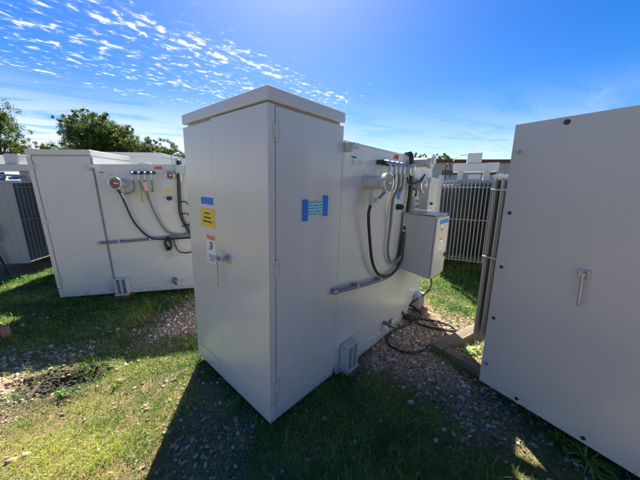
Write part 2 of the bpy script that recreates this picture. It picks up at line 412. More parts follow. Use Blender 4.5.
        b = MB(); b.box((1.70, -.06, 1.70), (1.80, .0, 1.82), .008); b.cyl((1.745, -.03, 1.60), (1.745, -.03, 1.70), .022, n=12); b.build('terminal_head', 'paint_b', root)
        MB().box((1.53, .0015, 1.455), (1.60, .004, 1.495)).build('yellow_label', 'yellow', root)
        b = MB(); b.box((1.62, .20, tankz), (1.72, .26, tankz+.10), .004); b.tube([(1.60, .18, tankz), (1.60, .18, tankz+.12), (1.68, .18, tankz+.17), (1.74, .18, tankz+.08), (1.74, .18, tankz)], .008, 8, 6); b.build('lifting_eye', 'galv', root)
        ks, kz = 1.565, 1.375
    MB().tube(hose, .013, 10, 8).build('black_hose', 'black', root)
    MB().tube(pipe, .016, 12, 8).build('conduit_pipe', 'conduit', root)
    for sx0 in (.86, 1.25):
        MB().box((sx0, -.056, (.752 if main else .775)+(.015 if sx0 < 1 else (-.025 if main else .025))), (sx0+.022, .002, (.752 if main else .775)+(.055 if sx0 < 1 else (.015 if main else .065))), .003).build('pipe_strap', 'galv', root)
    b = MB(); b.cyl((pipe[0][0], .01, pipe[0][2]), (pipe[0][0], -.012, pipe[0][2]), .026, n=18, bev=.003); b.ball((pipe[1][0]-.006, -.028, pipe[1][2]), .022); b.build('pipe_elbow', 'galv', root)
    MB().tube(vert, .021, 12, 10, .12).build('corrugated_loom', 'black', root)
    b = MB(); b.cyl((ks, .01, kz), (ks, -.05, kz), .028, n=20, bev=.004); b.cyl((ks, -.05, kz), (ks, -.062, kz), .013, n=12); b.build('tap_knob', 'black', root)
    # drain valve
    b = MB(); b.cyl((1.50, .01, .19), (1.50, -.07, .19), .020, n=14); b.ball((1.50, -.07, .19), .028); b.cyl((1.50, -.07, .19), (1.50, -.07, .245), .010, n=10); b.box((1.465, -.078, .243), (1.535, -.062, .252), .002); b.cyl((1.50, -.07, .19), (1.54, -.12, .165), .016, n=12)
    b.build('drain_valve', 'brass', root)
    if main:
        # control box on the tank wall, sloped hood
        x0, x1, y0, y1 = 1.69, 2.06, -.335, -.012
        b = MB(); t = bmesh.new()
        vs = [t.verts.new(p) for p in ((x0, y0, .715), (x1, y0, .715), (x1, y1, .760), (x0, y1, .760), (x0, y0, 1.335), (x1, y0, 1.335), (x1, y1, 1.345), (x0, y1, 1.345))]
        for f in ((0, 3, 2, 1), (4, 5, 6, 7), (0, 1, 5, 4), (1, 2, 6, 5), (2, 3, 7, 6), (3, 0, 4, 7)): t.faces.new([vs[i] for i in f])
        bmesh.ops.bevel(t, geom=t.edges[:], offset=.004, segments=2, affect='EDGES'); b._merge(t)
        b.box((x0-.008, y0-.004, 1.346), (x1+.008, y1, 1.352), .001)
        cb = b.build('control_box', 'boxgrey', root, label='grey control box on the side wall')
        MB().box((x0+.006, y0-.022, .725), (x1-.004, y0-.004, 1.325), .004).build('box_door', 'boxgrey', cb)
        MB().box((x0+.09, y0-.026, 1.262), (x1-.03, y0-.0215, 1.300)).build('blue_tape', 'blue', cb)
        b = MB(); b.box((x0+.13, y0-.0245, 1.185), (x0+.175, y0-.0215, 1.255)); b.build('white_sticker', 'white', cb)
        MB().cyl((x0+.153, y0-.0243, 1.205), (x0+.153, y0-.026, 1.205), .02, n=16).build('red_mark', 'red', cb)
        b = MB(); b.box((x0+.13, y0-.0245, 1.0), (x0+.22, y0-.0215, 1.12)); b.build('warning_sticker', 'white', cb)
        q = MB(); q.box((x0+.134, y0-.0260, 1.098), (x0+.216, y0-.0240, 1.115)); q.build('red_band', 'red', cb)
        q = MB()
        for k in range(6): q.box((x0+.14, y0-.0258, 1.015+k*.012), (x0+.205-.01*(k % 3), y0-.0240, 1.018+k*.012))
        q.build('print', 'ink', cb)
        b = MB(); b.box((x1-.05, y0-.04, .90), (x1-.02, y0-.02, .94), .003); b.cyl((x1-.035, y0-.04, .92), (x1-.035, y0-.07, .92), .014, n=10); b.build('latch', 'bolt', cb)
        for k in range(6): MB().cyl((x0+.0, -.045, 1.29-k*.062), (x0-.016, -.045, 1.29-k*.062), .011, n=10).build('cable_gland', 'rim', cb)
        b = MB(); b.cyl((1.98, -.25, .722), (1.98, -.25, .69), .016, n=10); b.build('cable_gland', 'bolt', cb)
        # fittings beyond the loom
        b = MB(); b.cyl((1.82, .01, 1.848), (1.82, -.16, 1.848), .045, n=24); b.cyl((1.82, -.16, 1.848), (1.82, -.205, 1.848), .058, n=24, bev=.006); b.box((1.79, -.225, 1.83), (1.86, -.19, 1.90), .01)
        b.build('relief_pipe', 'paint_b', root)
        gauge(1.93, 1.63, .078, .10, .055, 'dialgrey')
        b = MB(); b.box((1.90, -.035, 1.37), (2.02, .008, 1.50), .004); b.build('switch_housing', 'paint_b', root)
        b = MB(); b.box((1.915, -.038, 1.385), (2.0, -.034, 1.42)); b.box((1.915, -.038, 1.445), (2.0, -.034, 1.475)); b.build('switch_window', 'dialgrey', root)
        MB().box((1.80, .0015, 1.385), (1.865, .004, 1.52)).build('rating_plate', 'white', root)
        b = MB(); b.box((2.10, -.10, 1.36), (2.26, .004, 1.70), .006); b.box((2.08, -.115, 1.66), (2.28, -.0, 1.715), .006); b.build('terminal_column', 'paint_b', root)
        b = MB(); b.cyl((2.18, -.10, 1.43), (2.18, -.125, 1.43), .014, n=10); b.build('bolt', 'bolt', root)
        b = MB()
        b.tube([(1.60, -.06, 1.70), (1.62, -.07, 1.64), (1.72, -.06, 1.635), (1.82, -.10, 1.67), (1.90, -.11, 1.735)], .009, 8, 6)
        b.tube([(1.745, -.05, 1.60), (1.80, -.08, 1.57), (1.85, -.05, 1.52), (1.90, -.045, 1.53)], .008, 8, 6)
        b.build('loose_lead', 'black', root)
    return root

mainT = transformer((-.328, 1.4535, 0), frame(.8391, .0248, -.019), .652, (2.015, 2.087), 1.905, True,
                    'large grey transformer cabinet in the middle with yellow label on its door and control box')
leftT = transformer((-3.5961, 3.4265, 0), frame(.1865, -.0119, -.0066), .70, (1.940, 2.007), 1.824, False,
                    'grey transformer at left whose broad wall carries a maroon dial gauge and red lettering')

# ------------------------------------------------------------------ radiators
def radiator(root, x0, y0, z0, z1, n, gap, depth, axis='x'):
    """bank of oil fins: local frame, fins stacked along x, running along y"""
    b = MB()
    for z in (z0+.06, z1-.06): b.cyl((x0-.02, y0+depth*.5, z), (x0+gap*(n-1)+.03, y0+depth*.5, z), .032, n=14)
    r = b.build('radiator', 'fin', root)
    base = None
    for i in range(n):
        x = x0+gap*i
        if base is None:
            b = MB(); b.box((-.0045, 0, z0), (.0045, depth, z1), .002, 2)
            k = max(2, int(depth/.10))
            for j in range(k):
                yy = depth*(j+.5)/k; b.box((-.0068, yy-.030, z0+.04), (.0068, yy+.030, z1-.04), .002, 2)
            base = b.build('fin', 'fin', r); base.location = (x, y0, 0)
        else:
            c = base.copy(); COL.objects.link(c); c.parent = r; c.location = (x, y0, 0)
    for z in (z0+.03, (z0+z1)*.5+.05*(z1-z0), z1-.07): MB().tube([(x0-.012, y0-.007, z), (x0+gap*(n-1)+.012, y0-.007, z)], .007, 8, 0).build('tie_bar', 'fin', r)
    return r

# right-hand transformer: flat end cover, oil fins beyond its left edge
a = .5437
# local X = along the cover towards the viewer's right, local Y = into the unit
rotR = Matrix(((math.sin(a), math.cos(a), 0), (-math.cos(a), math.sin(a), 0), (0, 0, 1))).to_4x4()
RT = thing('pad_transformer', 'grey transformer at right showing one big plain bolted cover with a small handle', 'transformer', (1.2225, 1.7719, 0), rotR, 'grey pad transformers waiting in the yard')
b = MB(); b.box((0, 0, .12), (1.25, .006, 1.956), .002); b.build('end_cover', 'paint_b', RT)
b = MB(); b.box((.012, .008, .13), (1.24, .30, 1.945), .004); b.build('cabinet_body', 'paint_b', RT)
b = MB(); b.box((.12, .303, .16), (1.15, 1.7, 1.72), .005); b.box((.10, .302, 1.722), (1.17, 1.72, 1.745), .003); b.build('tank', 'paint', RT)
b = MB(); b.box((.15, .25, .095), (1.15, 1.6, .158), .003); b.build('base_channel', 'paint_b', RT)
def bolt(root, x, z, r=.0085, mat='bolt', y=0, d=.010):
    b = MB(); b.cyl((x, y+.001, z), (x, y-.002, z), r*1.35, n=18); b.cyl((x, y-.002, z), (x, y-d, z), r, n=6, bev=.001); return b.build('bolt', mat, root)
bolt(RT, .041, 1.790, .009, 'galv', 0, .03); bolt(RT, .252, 1.927, .011)
for z in (1.408, 1.038, .656): bolt(RT, .039, z)
bolt(RT, .036, .285, .011, 'galv'); bolt(RT, .251, .150); bolt(RT, .591, .152); bolt(RT, .93, .152); bolt(RT, .60, 1.927); bolt(RT, .95, 1.927)
b = MB(); b.box((.425, -.010, 1.085), (.475, .0, 1.135), .004); b.cyl((.450, 0, 1.115), (.450, -.045, 1.115), .013, n=14); b.tube([(.450, -.04, 1.118), (.456, -.042, 1.03), (.460, -.044, .950)], .0075, 10, 4); b.ball((.460, -.044, .948), .010); b.build('door_handle', 'galv', RT)
# fins: stacked along local -X beyond the left edge
rr = radiator(RT, -.195, .23, .30, 1.62, 6, .055, .60)
b = MB(); b.box((-.21, .23, 1.635), (.09, .80, 1.66), .004); b.box((-.12, .34, 1.66), (.02, .52, 1.80), .006); b.cyl((-.02, .60, 1.66), (-.02, .60, 1.76), .04, n=16, bev=.006); b.cyl((.05, .35, 1.70), (.05, .60, 1.70), .03, n=14)
b.build('header_fittings', 'paint', RT)

# far middle transformer
ac = -.46
rotC = frame(ac)
CT = thing('pad_transformer', 'distant grey transformer between the control box and the right cover, dark finned radiator facing us', 'transformer', (2.04, 4.62, 0), rotC, 'grey pad transformers waiting in the yard')
radiator(CT, .03, 0, .27, 1.60, 15, .056, .42)
b = MB(); b.box((-.10, .44, .22), (.95, 1.5, 1.62), .006); b.box((-.13, .42, 1.622), (.98, 1.55, 1.645), .003); b.build('tank', 'paint', CT)
b = MB(); b.box((-.10, .02, .9), (-.045, .08, 1.66), .004); b.box((-.16, -.04, 1.60), (-.02, .12, 1.66), .006); b.build('corner_post', 'paint', CT)
b = MB(); b.box((.87, .10, .30), (.94, .40, 1.64), .004); b.build('corner_post', 'paint', CT)
b = MB(); b.box((.18, .30, 1.79), (.86, .62, 1.93), .012); b.box((.26, .34, 1.646), (.34, .60, 1.79), .004); b.box((.66, .34, 1.646), (.74, .60, 1.79), .004); b.build('conservator', 'paint', CT)
b = MB(); b.box((.38, .32, 1.931), (.60, .56, 2.10), .010); b.build('breather_box', 'paint', CT)
b = MB(); b.tube([(.06, .35, 1.646), (.06, .35, 1.86), (.10, .35, 1.93), (.14, .35, 1.86), (.14, .35, 1.70)], .012, 10, 6); b.build('cable_loop', 'black', CT)
MB().tube([(.16, .45, 1.98), (.25, .44, 2.07), (.40, .44, 2.08)], .008, 8, 5).build('vent_pipe', 'galv', CT)
for x0, h0 in ((.0, .09), (.90, .13)): MB().cyl((x0, .5, 1.646), (x0, .5, 1.646+h0), .05, n=16, bev=.006).build('tank_fitting', 'galv', CT)
MB().box((.42, .20, 1.66), (.60, .27, 1.74), .006).build('valve_box', 'paint', CT)

# far left transformer, radiator bank
rotE = frame(R(98))
ET = thing('pad_transformer', 'pale finned transformer at the far left edge, partly behind the left cabinet', 'transformer', (-5.10, 4.50, 0), rotE, 'grey pad transformers waiting in the yard')
radiator(ET, .0, 0, .22, 1.60, 11, .075, .95)
b = MB(); b.box((1.0, .0, .12), (2.4, 1.4, 1.6), .006); b.build('tank', 'paint', ET)
b = MB(); b.box((.16, -2.3, .08), (1.35, -.34, 2.06), .006); b.build('cabinet_body', 'paint', ET)  # added cabinet, hidden behind the left unit, to shade the far-left grass
b = MB(); b.box((.15, -2.31, 2.06), (1.36, -.33, 2.13), .01); b.build('cabinet_lid', 'paint', ET)  # lid of the added shade-casting cabinet
b = MB(); b.box((.10, -.05, 1.60), (2.3, 1.2, 1.645), .006); b.build('tank_lid', 'paint', ET)
b = MB(); b.box((.25, -.10, 1.80), (.75, 1.2, 1.92), .012); b.box((.4, .1, 1.646), (.5, .2, 1.80), .004); b.box((.4, .9, 1.646), (.5, 1.0, 1.80), .004); b.build('conservator', 'paint', ET)
for y in (.10, .52, .95):
    b = MB(); b.box((.32, y, 1.921), (.60, y+.22, 2.09), .012); b.build('bushing_box', 'paint', ET)
b = MB()
for k in range(5): b.cyl((.2, .02+.25*k, 1.70), (.2, .14+.25*k, 1.70), .035, n=14, bev=.005)
b.tube([(.2, -.02, 1.72), (.2, .5, 1.74), (.2, 1.1, 1.70)], .018, 10, 4); b.build('valve_row', 'galv', ET)
MB().box((.09, .04, 1.66), (.15, .12, 1.70), .004).build('blue_cap', 'blue', ET)
b = MB(); b.tube([(-.05, .56, 1.55), (-.06, .54, 1.1), (-.06, .46, .6), (-.06, .38, .25), (-.06, .34, .02)], .020, 12, 6)
b.tube([(-.06, .60, .98), (-.07, .46, .96), (-.07, .36, .82), (-.07, .40, .66), (-.07, .52, .60), (-.06, .8, .62)], .020, 12, 6); b.build('black_hose', 'black', ET)

# ------------------------------------------------------------------ loose things on the ground
SK = thing('wooden_skid', 'weathered timber skid under the right transformer, its corner showing', 'skid', (1.10, 2.27, 0), rotR)
b = MB(); b.box((-.03, -.02, -.01), (.08, .95, .092), .004); w1 = b.build('beam', 'wood_y', SK)
b = MB(); b.box((.083, .0, -.01), (1.5, .085, .084), .004); b.build('beam', 'wood', SK)
b = MB(); b.box((1.05, .088, -.01), (1.15, 1.6, .090), .004); b.build('beam', 'wood_y', SK)

def block(loc, rz, size, label, mat='brick'):
    b = MB(); sx, sy, sz = size; b.box((-sx/2, -sy/2, -.02), (sx/2, sy/2, sz), .004); o = b.build('timber_block', mat)
    o.location = loc; o.rotation_euler[2] = rz
    return tag(o, label, 'wood block', 'timber blocks under the jacking pads')
def unit_pt(root, x, y):
    p = root.matrix_world @ Vector((x, y, 0)); return (p.x, p.y, 0)
bpy.context.view_layer.update()
block(unit_pt(mainT, .83, -.02), .839, (.20, .22, .044), 'reddish timber block under the near jacking pad of the middle transformer')
block(unit_pt(mainT, 2.33, -.02), .839, (.20, .22, .044), 'timber block under the far jacking pad beside the black cable coil')
block(unit_pt(leftT, .82, -.01), .19, (.20, .22, .045), 'reddish timber block under the pad of the left transformer')
b = MB(); b.box((-.35, -.04, -.01), (.0, .04, .12), .006); o = b.build('timber_block', simple('pink_brown_timber', (.30, .17, .13), .85)); o.location = (-3.31, 2.53, 0); o.rotation_euler[2] = R(-12)
tag(o, 'upright pinkish brown timber end at the far left edge on the grass', 'wood block')
b = MB(); b.box((-.3, -.06, .0), (.0, .06, .19), .03, 3); b.cyl((-.05, 0, .18), (-.05, 0, .23), .03, n=12); o = b.build('black_canister', 'black'); o.location = (-3.33, 2.45, 0)
tag(o, 'black plastic container at the far left edge beside a timber end', 'container')

# power cable hanging from the control box and lying on the gravel
P3 = [unit_pt(mainT, 1.98, -.25)[:2]]
top = mainT.matrix_world @ Vector((1.98, -.25, .70))
cab = [tuple(top), (top.x+.02, top.y-.0, .58), (1.36, 3.10, .30), (1.18, 3.08, .16), (1.08, 3.10, .07), (1.04, 3.02, .04), (1.10, 2.92, .03), (1.20, 2.96, .06), (1.14, 3.08, .09), (1.02, 3.04, .06), (1.02, 2.90, .03), (1.12, 2.84, .025),
       (1.22, 2.94, .05), (1.12, 3.06, .12), (1.00, 2.98, .08), (1.04, 2.84, .03), (1.06, 2.80, .02), (.90, 2.70, .018), (.76, 2.58, .018), (.69, 2.46, .018), (.70, 2.36, .018), (.77, 2.28, .018), (.89, 2.25, .018), (1.02, 2.30, .02), (1.07, 2.35, .02)]
b = MB(); b.tube(cab, .0105, 9, 7)
b.tube([(1.06, 2.86, .03), (1.15, 2.90, .022), (1.26, 2.87, .02), (1.38, 2.82, .02), (1.49, 2.72, .02), (1.47, 2.63, .02), (1.32, 2.66, .02), (1.19, 2.73, .02), (1.10, 2.80, .02)], .011, 9, 7)
b.tube([(1.00, 3.06, .05), (.97, 2.95, .12), (1.03, 2.86, .05), (1.14, 2.90, .09), (1.12, 3.04, .07), (1.0, 3.06, .05)], .010, 8, 7)
tag(b.build('power_cable', 'black'), 'black rubber cable coiled below the control box and looped across the gravel', 'cable')

# ------------------------------------------------------------------ ground, grass, gravel
def vnoise(x, y, s, seed):
    """smooth value noise, numpy"""
    r = np.random.default_rng(seed); T = r.random((64, 64))
    u = x*s+1000; v = y*s+1000; i = np.floor(u).astype(int); j = np.floor(v).astype(int); fu = u-i; fv = v-j
    fu = fu*fu*(3-2*fu); fv = fv*fv*(3-2*fv)
    g = lambda a, c: T[(i+a) % 64, (j+c) % 64]
    return (g(0, 0)*(1-fu)+g(1, 0)*fu)*(1-fv)+(g(0, 1)*(1-fu)+g(1, 1)*fu)*fv
def fbm(x, y, s, seed, o=4):
    t = 0; a = .5; n = 0
    for k in range(o): t = t+a*vnoise(x, y, s*2**k, seed+k); n += a; a *= .55
    return t/n
GR = [(.62, 2.75, .55, .75), (1.15, 3.0, .45, .7), (.85, 2.35, .45, .6), (1.3, 2.55, .4, .5), (1.05, 2.0, .45, .35), (1.1, 1.4, .4, .30), (-1.5, 3.3, .5, .55), (-1.55, 2.75, .40, .55), (-1.75, 2.45, .45, .35),
      (-2.3, 2.35, .35, .32), (-2.8, 2.2, .4, .42), (-2.5, 1.72, .3, .45), (-.70, 1.5, .28, .12), (-.5, 1.25, .35, -.12), (-.5, 1.3, .25, .16), (-.75, 1.1, .3, .12), (-2.7, 1.55, .25, .3), (.4, 2.3, .3, .4),
      (.1, 1.1, .6, -.6), (.45, 1.4, .4, -.35), (-2.9, 2.65, .5, .22), (-1.9, 3.3, .4, .2), (-2.4, 2.45, .3, .15), (-3.0, 3.0, .9, -.5), (-2.2, 2.8, .5, -.25), (-3.4, 2.0, .5, .1), (-1.3, 1.2, .5, -.25), (2.3, 3.8, .8, -.5), (-2.0, 3.1, .3, -.2), (-1.4, 1.9, .35, -.15)]
def gravel(x, y):
    g = (fbm(x, y, 1.7, 5)-.5)*1.3+.11
    for cx, cy, r, am in GR: g = g+am*np.exp(-((x-cx)**2+(y-cy)**2)/(2*(r*.62)**2))
    return np.clip(g, 0, 1)
HOLE = (-2.12, 1.87)
def height(x, y):
    h = (fbm(x, y, 1.1, 21)-.5)*.05+(fbm(x, y, 7, 33)-.5)*.022
    dx = (x-HOLE[0])*.8+(y-HOLE[1])*.3; dy = (y-HOLE[1])*1.0-(x-HOLE[0])*.3
    d2 = (dx/.24)**2+(dy/.13)**2
    h = h-.075*np.exp(-d2**1.5)+.028*np.exp(-(np.sqrt(d2)-1.5)**2*3)
    # settled level under the machines
    for (cx, cy, r) in ((.6, 2.3, 1.0), (-2.6, 3.9, 1.1)):
        h = h*(1-.5*np.exp(-((x-cx)**2+(y-cy)**2)/r**2))
    return h
n = 520
t = np.linspace(-1, 1, n); k = 7.2
sx_ = np.sinh(t*k)/np.sinh(k)*260
X, Y = np.meshgrid(sx_*1.0, sx_*1.0)
X = X-.4; Y = Y+2.2
Z = height(X, Y)
far = np.hypot(X, Y-2); Z = np.where(far > 12, Z*.4-.01, Z)
V = np.stack([X, Y, Z], -1).reshape(-1, 3)
idx = np.arange(n*n).reshape(n, n)
F = np.stack([idx[:-1, :-1], idx[:-1, 1:], idx[1:, 1:], idx[1:, :-1]], -1).reshape(-1, 4)
def np_mesh(name, V, F, col=None, mat=None, smooth=False):
    me = bpy.data.meshes.new(name); nv, nf, k = len(V), len(F), F.shape[1]
    me.vertices.add(nv); me.vertices.foreach_set('co', V.astype(np.float32).ravel())
    me.loops.add(nf*k); me.loops.foreach_set('vertex_index', F.astype(np.int32).ravel())
    me.polygons.add(nf); me.polygons.foreach_set('loop_start', np.arange(0, nf*k, k, dtype=np.int32))
    me.update(calc_edges=True)
    if smooth: me.polygons.foreach_set('use_smooth', np.ones(nf, bool))
    if col is not None:
        at = me.color_attributes.new('Col', 'FLOAT_COLOR', 'POINT')
        c = np.ones((nv, 4), np.float32); c[:, :3] = col; at.data.foreach_set('color', c.ravel())
    if mat: me.materials.append(M[mat] if isinstance(mat, str) else mat)
    o = bpy.data.objects.new(name, me); COL.objects.link(o); return o
g = gravel(X, Y).reshape(-1, 1)
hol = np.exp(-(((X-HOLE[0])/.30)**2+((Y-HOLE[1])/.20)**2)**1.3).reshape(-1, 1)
fa = np.clip((far.reshape(-1, 1)-6)/6, 0, 1)
soil = np.array([.17, .118, .06]); grav = np.array([.34, .25, .18]); gras = np.array([.075, .085, .03])
gc = soil*(1-g)+grav*g
gc = gc*(1-fa)+gras*fa
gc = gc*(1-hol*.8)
gm, nt, p = new_mat('yard_soil'); N = nt.nodes; LK = nt.links
at = N.new('ShaderNodeAttribute'); at.attribute_name = 'Col'
tc = N.new('ShaderNodeTexCoord')
vo = N.new('ShaderNodeTexVoronoi'); vo.inputs['Scale'].default_value = 75; LK.new(tc.outputs['Object'], vo.inputs['Vector'])
nn = N.new('ShaderNodeTexNoise'); nn.inputs['Scale'].default_value = 26; nn.inputs['Detail'].default_value = 8; LK.new(tc.outputs['Object'], nn.inputs['Vector'])
mr = N.new('ShaderNodeMapRange'); mr.inputs['To Min'].default_value = .45; mr.inputs['To Max'].default_value = 1.55; LK.new(nn.outputs['Fac'], mr.inputs['Value'])
sc = N.new('ShaderNodeVectorMath'); sc.operation = 'SCALE'; LK.new(at.outputs['Color'], sc.inputs[0]); LK.new(mr.outputs[0], sc.inputs['Scale'])
mx = N.new('ShaderNodeMix'); mx.data_type = 'RGBA'; mx.blend_type = 'OVERLAY'; mx.inputs['Factor'].default_value = .30
LK.new(sc.outputs[0], mx.inputs['A']); bwv = N.new('ShaderNodeRGBToBW'); LK.new(vo.outputs['Color'], bwv.inputs[0]); LK.new(bwv.outputs[0], mx.inputs['B'])
hs = N.new('ShaderNodeHueSaturation'); hs.inputs['Saturation'].default_value = 1.1; LK.new(mx.outputs['Result'], hs.inputs['Color'])
LK.new(hs.outputs[0], p.inputs['Base Color'])
bu = N.new('ShaderNodeBump'); bu.inputs['Distance'].default_value = .012; LK.new(nn.outputs['Fac'], bu.inputs['Height'])
bv = N.new('ShaderNodeBump'); bv.inputs['Distance'].default_value = .006; bv.invert = True; LK.new(vo.outputs['Distance'], bv.inputs['Height']); LK.new(bu.outputs[0], bv.inputs['Normal']); LK.new(bv.outputs[0], p.inputs['Normal'])
p.inputs['Roughness'].default_value = .95
go = np_mesh('ground', V, F, gc, gm, True); go['kind'] = 'structure'

def sample(nmax, xr, yr, dens):
    x = rng.uniform(*xr, nmax); y = rng.uniform(*yr, nmax)
    k = rng.random(nmax) < dens(x, y)
    # keep only what the view wedge (with a wide margin) can see
    k &= (np.abs(x) < 1.45*(y+.9)+.8)
    return x[k], y[k]

# gravel stones: jittered blocks
def stones(nm, x, y, size, cols, seed):
    r = np.random.default_rng(seed); n = len(x)
    base = np.array([[-1, -1, -1], [1, -1, -1], [1, 1, -1], [-1, 1, -1], [-1, -1, 1], [1, -1, 1], [1, 1, 1], [-1, 1, 1]])*.5
    V = base[None]*(1+r.uniform(-.35, .3, (n, 8, 3)))
    V[:, 4:, :2] *= r.uniform(.45, .95, (n, 1, 1))
    V *= size[:, None, None]*r.uniform(.55, 1.15, (n, 1, 3))*np.array([1, .85, .62])
    # random rotation
    q = r.normal(size=(n, 4)); q[:, 0] += 1.6; q /= np.linalg.norm(q, axis=1, keepdims=True)
    az = r.uniform(0, 2*np.pi, n)
    w, a, b_, c = q.T
    Rm = np.stack([np.stack([1-2*(b_*b_+c*c), 2*(a*b_-c*w), 2*(a*c+b_*w)], -1), np.stack([2*(a*b_+c*w), 1-2*(a*a+c*c), 2*(b_*c-a*w)], -1), np.stack([2*(a*c-b_*w), 2*(b_*c+a*w), 1-2*(a*a+b_*b_)], -1)], 1)
    V = np.einsum('nij,nkj->nki', Rm, V)
    ca, sa = np.cos(az), np.sin(az)
    V = np.stack([V[..., 0]*ca[:, None]-V[..., 1]*sa[:, None], V[..., 0]*sa[:, None]+V[..., 1]*ca[:, None], V[..., 2]], -1)
    V += np.stack([x, y, height(x, y)+size*.12], -1)[:, None]
    F0 = np.array([[0, 3, 2, 1], [4, 5, 6, 7], [0, 1, 5, 4], [1, 2, 6, 5], [2, 3, 7, 6], [3, 0, 4, 7]])
    F = (F0[None]+(np.arange(n)*8)[:, None, None]).reshape(-1, 4)
    o = np_mesh(nm, V.reshape(-1, 3), F, np.repeat(cols, 8, 0), 'stone'); o['kind'] = 'stuff'; return o
def stone_cols(n, seed):
    r = np.random.default_rng(seed)
    pal = np.array([[.44, .34, .25], [.56, .48, .38], [.34, .20, .13], [.28, .19, .13], [.42, .28, .19], [.20, .15, .11], [.52, .38, .28]])
    return pal[r.integers(0, len(pal), n)]*r.uniform(.85, 1.4, (n, 1))
hd = lambda x, y: 1-.95*np.exp(-(((x-HOLE[0])/.26)**2+((y-HOLE[1])/.16)**2)**1.5)
x, y = sample(190000, (-5, 3.8), (.5, 6.0), lambda x, y: np.clip((gravel(x, y)**1.25)*1.0+.035, 0, 1)*hd(x, y)*np.clip(2.6/np.maximum(y, 1.2), .3, 1)*(rng.random(len(x)) > .05))
sz = np.random.default_rng(3).lognormal(math.log(.0165), .38, len(x))
stones('gravel', x, y, np.clip(sz, .007, .05), stone_cols(len(x), 4), 5)
print('stones', len(x))

# grass
def blades(nm, x, y, h, wd, lean, cols, seed):
    r = np.random.default_rng(seed); n = len(x)
    az = r.uniform(0, 2*np.pi, n); d = np.stack([np.cos(az), np.sin(az)], -1); pr = np.stack([-d[:, 1], d[:, 0]], -1)
    p0 = np.stack([x, y, height(x, y)-.004], -1)
    up = np.array([0, 0, 1.0])
    def pt(t, w):
        off = lean*h*t**1.7
        z = h*(t-.42*lean*t*t)
        c = p0+np.concatenate([d*off[:, None], z[:, None]], 1)
        s = np.concatenate([pr*(wd*w)[:, None]*.5, np.zeros((n, 1))], 1)
        return c-s, c+s
    a0, b0 = pt(0, 1.0); a1, b1 = pt(.5, .9); a2, b2 = pt(1.0, .12)
    V = np.stack([a0, b0, a1, b1, a2, b2], 1)
    F0 = np.array([[0, 1, 3, 2], [2, 3, 5, 4]])
    F = (F0[None]+(np.arange(n)*6)[:, None, None]).reshape(-1, 4)
    o = np_mesh(nm, V.reshape(-1, 3), F, np.repeat(cols, 6, 0), 'grass', True); o['kind'] = 'stuff'; return o
def grass_cols(x, y, seed):
    r = np.random.default_rng(seed); n = len(x)
    dry_lit = np.clip((fbm(x, y, 2.3, 77)-.42)*2.0+.10+r.normal(0, .22, n), 0, 1)
    # lower-left lawn: sunlight put into a brighter, yellower blade colour, besides some dryness
    dry_lit = np.clip(dry_lit+.35*np.exp(-(((x+1.7)/1.0)**2+((y-1.2)/.8)**2))-.15, 0, 1)[:, None]
    gA = np.array([.050, .175, .028]); gB = np.array([.40, .50, .09]); gC = np.array([.62, .50, .27])
    c = gA*(1-dry_lit)+gB*dry_lit
    st = (r.random(n) < .05)[:, None]
    c = np.where(st, gC, c)
    return c*r.uniform(.65, 1.35, (n, 1))
gd = lambda x, y: np.clip(1.15-1.35*gravel(x, y), .04, 1)*(.60+.8*np.clip(fbm(x, y, 5, 91)*1.6-.3, 0, 1))*hd(x, y)
x, y = sample(900000, (-5.2, 4.2), (.45, 6.5), lambda x, y: gd(x, y)*np.clip(2.2/np.maximum(y, 1.0), .25, 1))
r_ = np.random.default_rng(8); n_ = len(x); print('blades', n_)
hh = np.clip(r_.lognormal(math.log(.029), .42, n_), .012, .11)*(.40+2.1*fbm(x, y, 6.0, 55)**2.2+.4*fbm(x, y, 2.1, 56)+.9*np.exp(-(((x-.25)/.55)**2+((y-1.25)/.5)**2)))*np.clip(.8+y*.08, .8, 1.5)
blades('grass', x, y, hh, r_.uniform(.0018, .0042, n_)*np.clip(y/2.2, .8, 2), r_.uniform(.2, 1.25, n_), grass_cols(x, y, 9), 10)
# taller, coarser grass further off
x, y = sample(90000, (-22, 22), (5.5, 22), lambda x, y: np.clip(6/y, .2, 1))
n_ = len(x); hh = r_.uniform(.05, .16, n_)
blades('far_grass', x, y, hh, r_.uniform(.010, .022, n_), r_.uniform(.2, .9, n_), grass_cols(x, y, 19), 12)

# longer grass the mower misses, along the bases of the machines
ex = []; ey = []
for A_, B_, k_ in (((-.33, 1.42), (-1.05, 2.13), 900), ((-.30, 1.44), (.25, 2.02), 1300), ((.25, 2.02), (1.25, 3.12), 500), ((-3.6, 3.38), (-1.3, 3.80), 2600), ((1.22, 1.80), (1.75, .95), 1100), ((1.06, 2.24), (1.35, 1.80), 350)):
    t_ = rng.random(k_); off = rng.normal(0, .028, k_); L_ = math.hypot(B_[0]-A_[0], B_[1]-A_[1]); nx, ny = -(B_[1]-A_[1])/L_, (B_[0]-A_[0])/L_
    ex.append(A_[0]+(B_[0]-A_[0])*t_+nx*off); ey.append(A_[1]+(B_[1]-A_[1])*t_+ny*off)
x = np.concatenate(ex); y = np.concatenate(ey); kp = rng.random(len(x)) < np.clip(fbm(x, y, 6, 44)*3-1, .05, 1); x, y = x[kp], y[kp]; n_ = len(x)
blades('edge_grass', x, y, r_.uniform(.03, .095, n_), r_.uniform(.002, .005, n_), r_.uniform(.2, 1.0, n_), grass_cols(x, y, 29), 30)

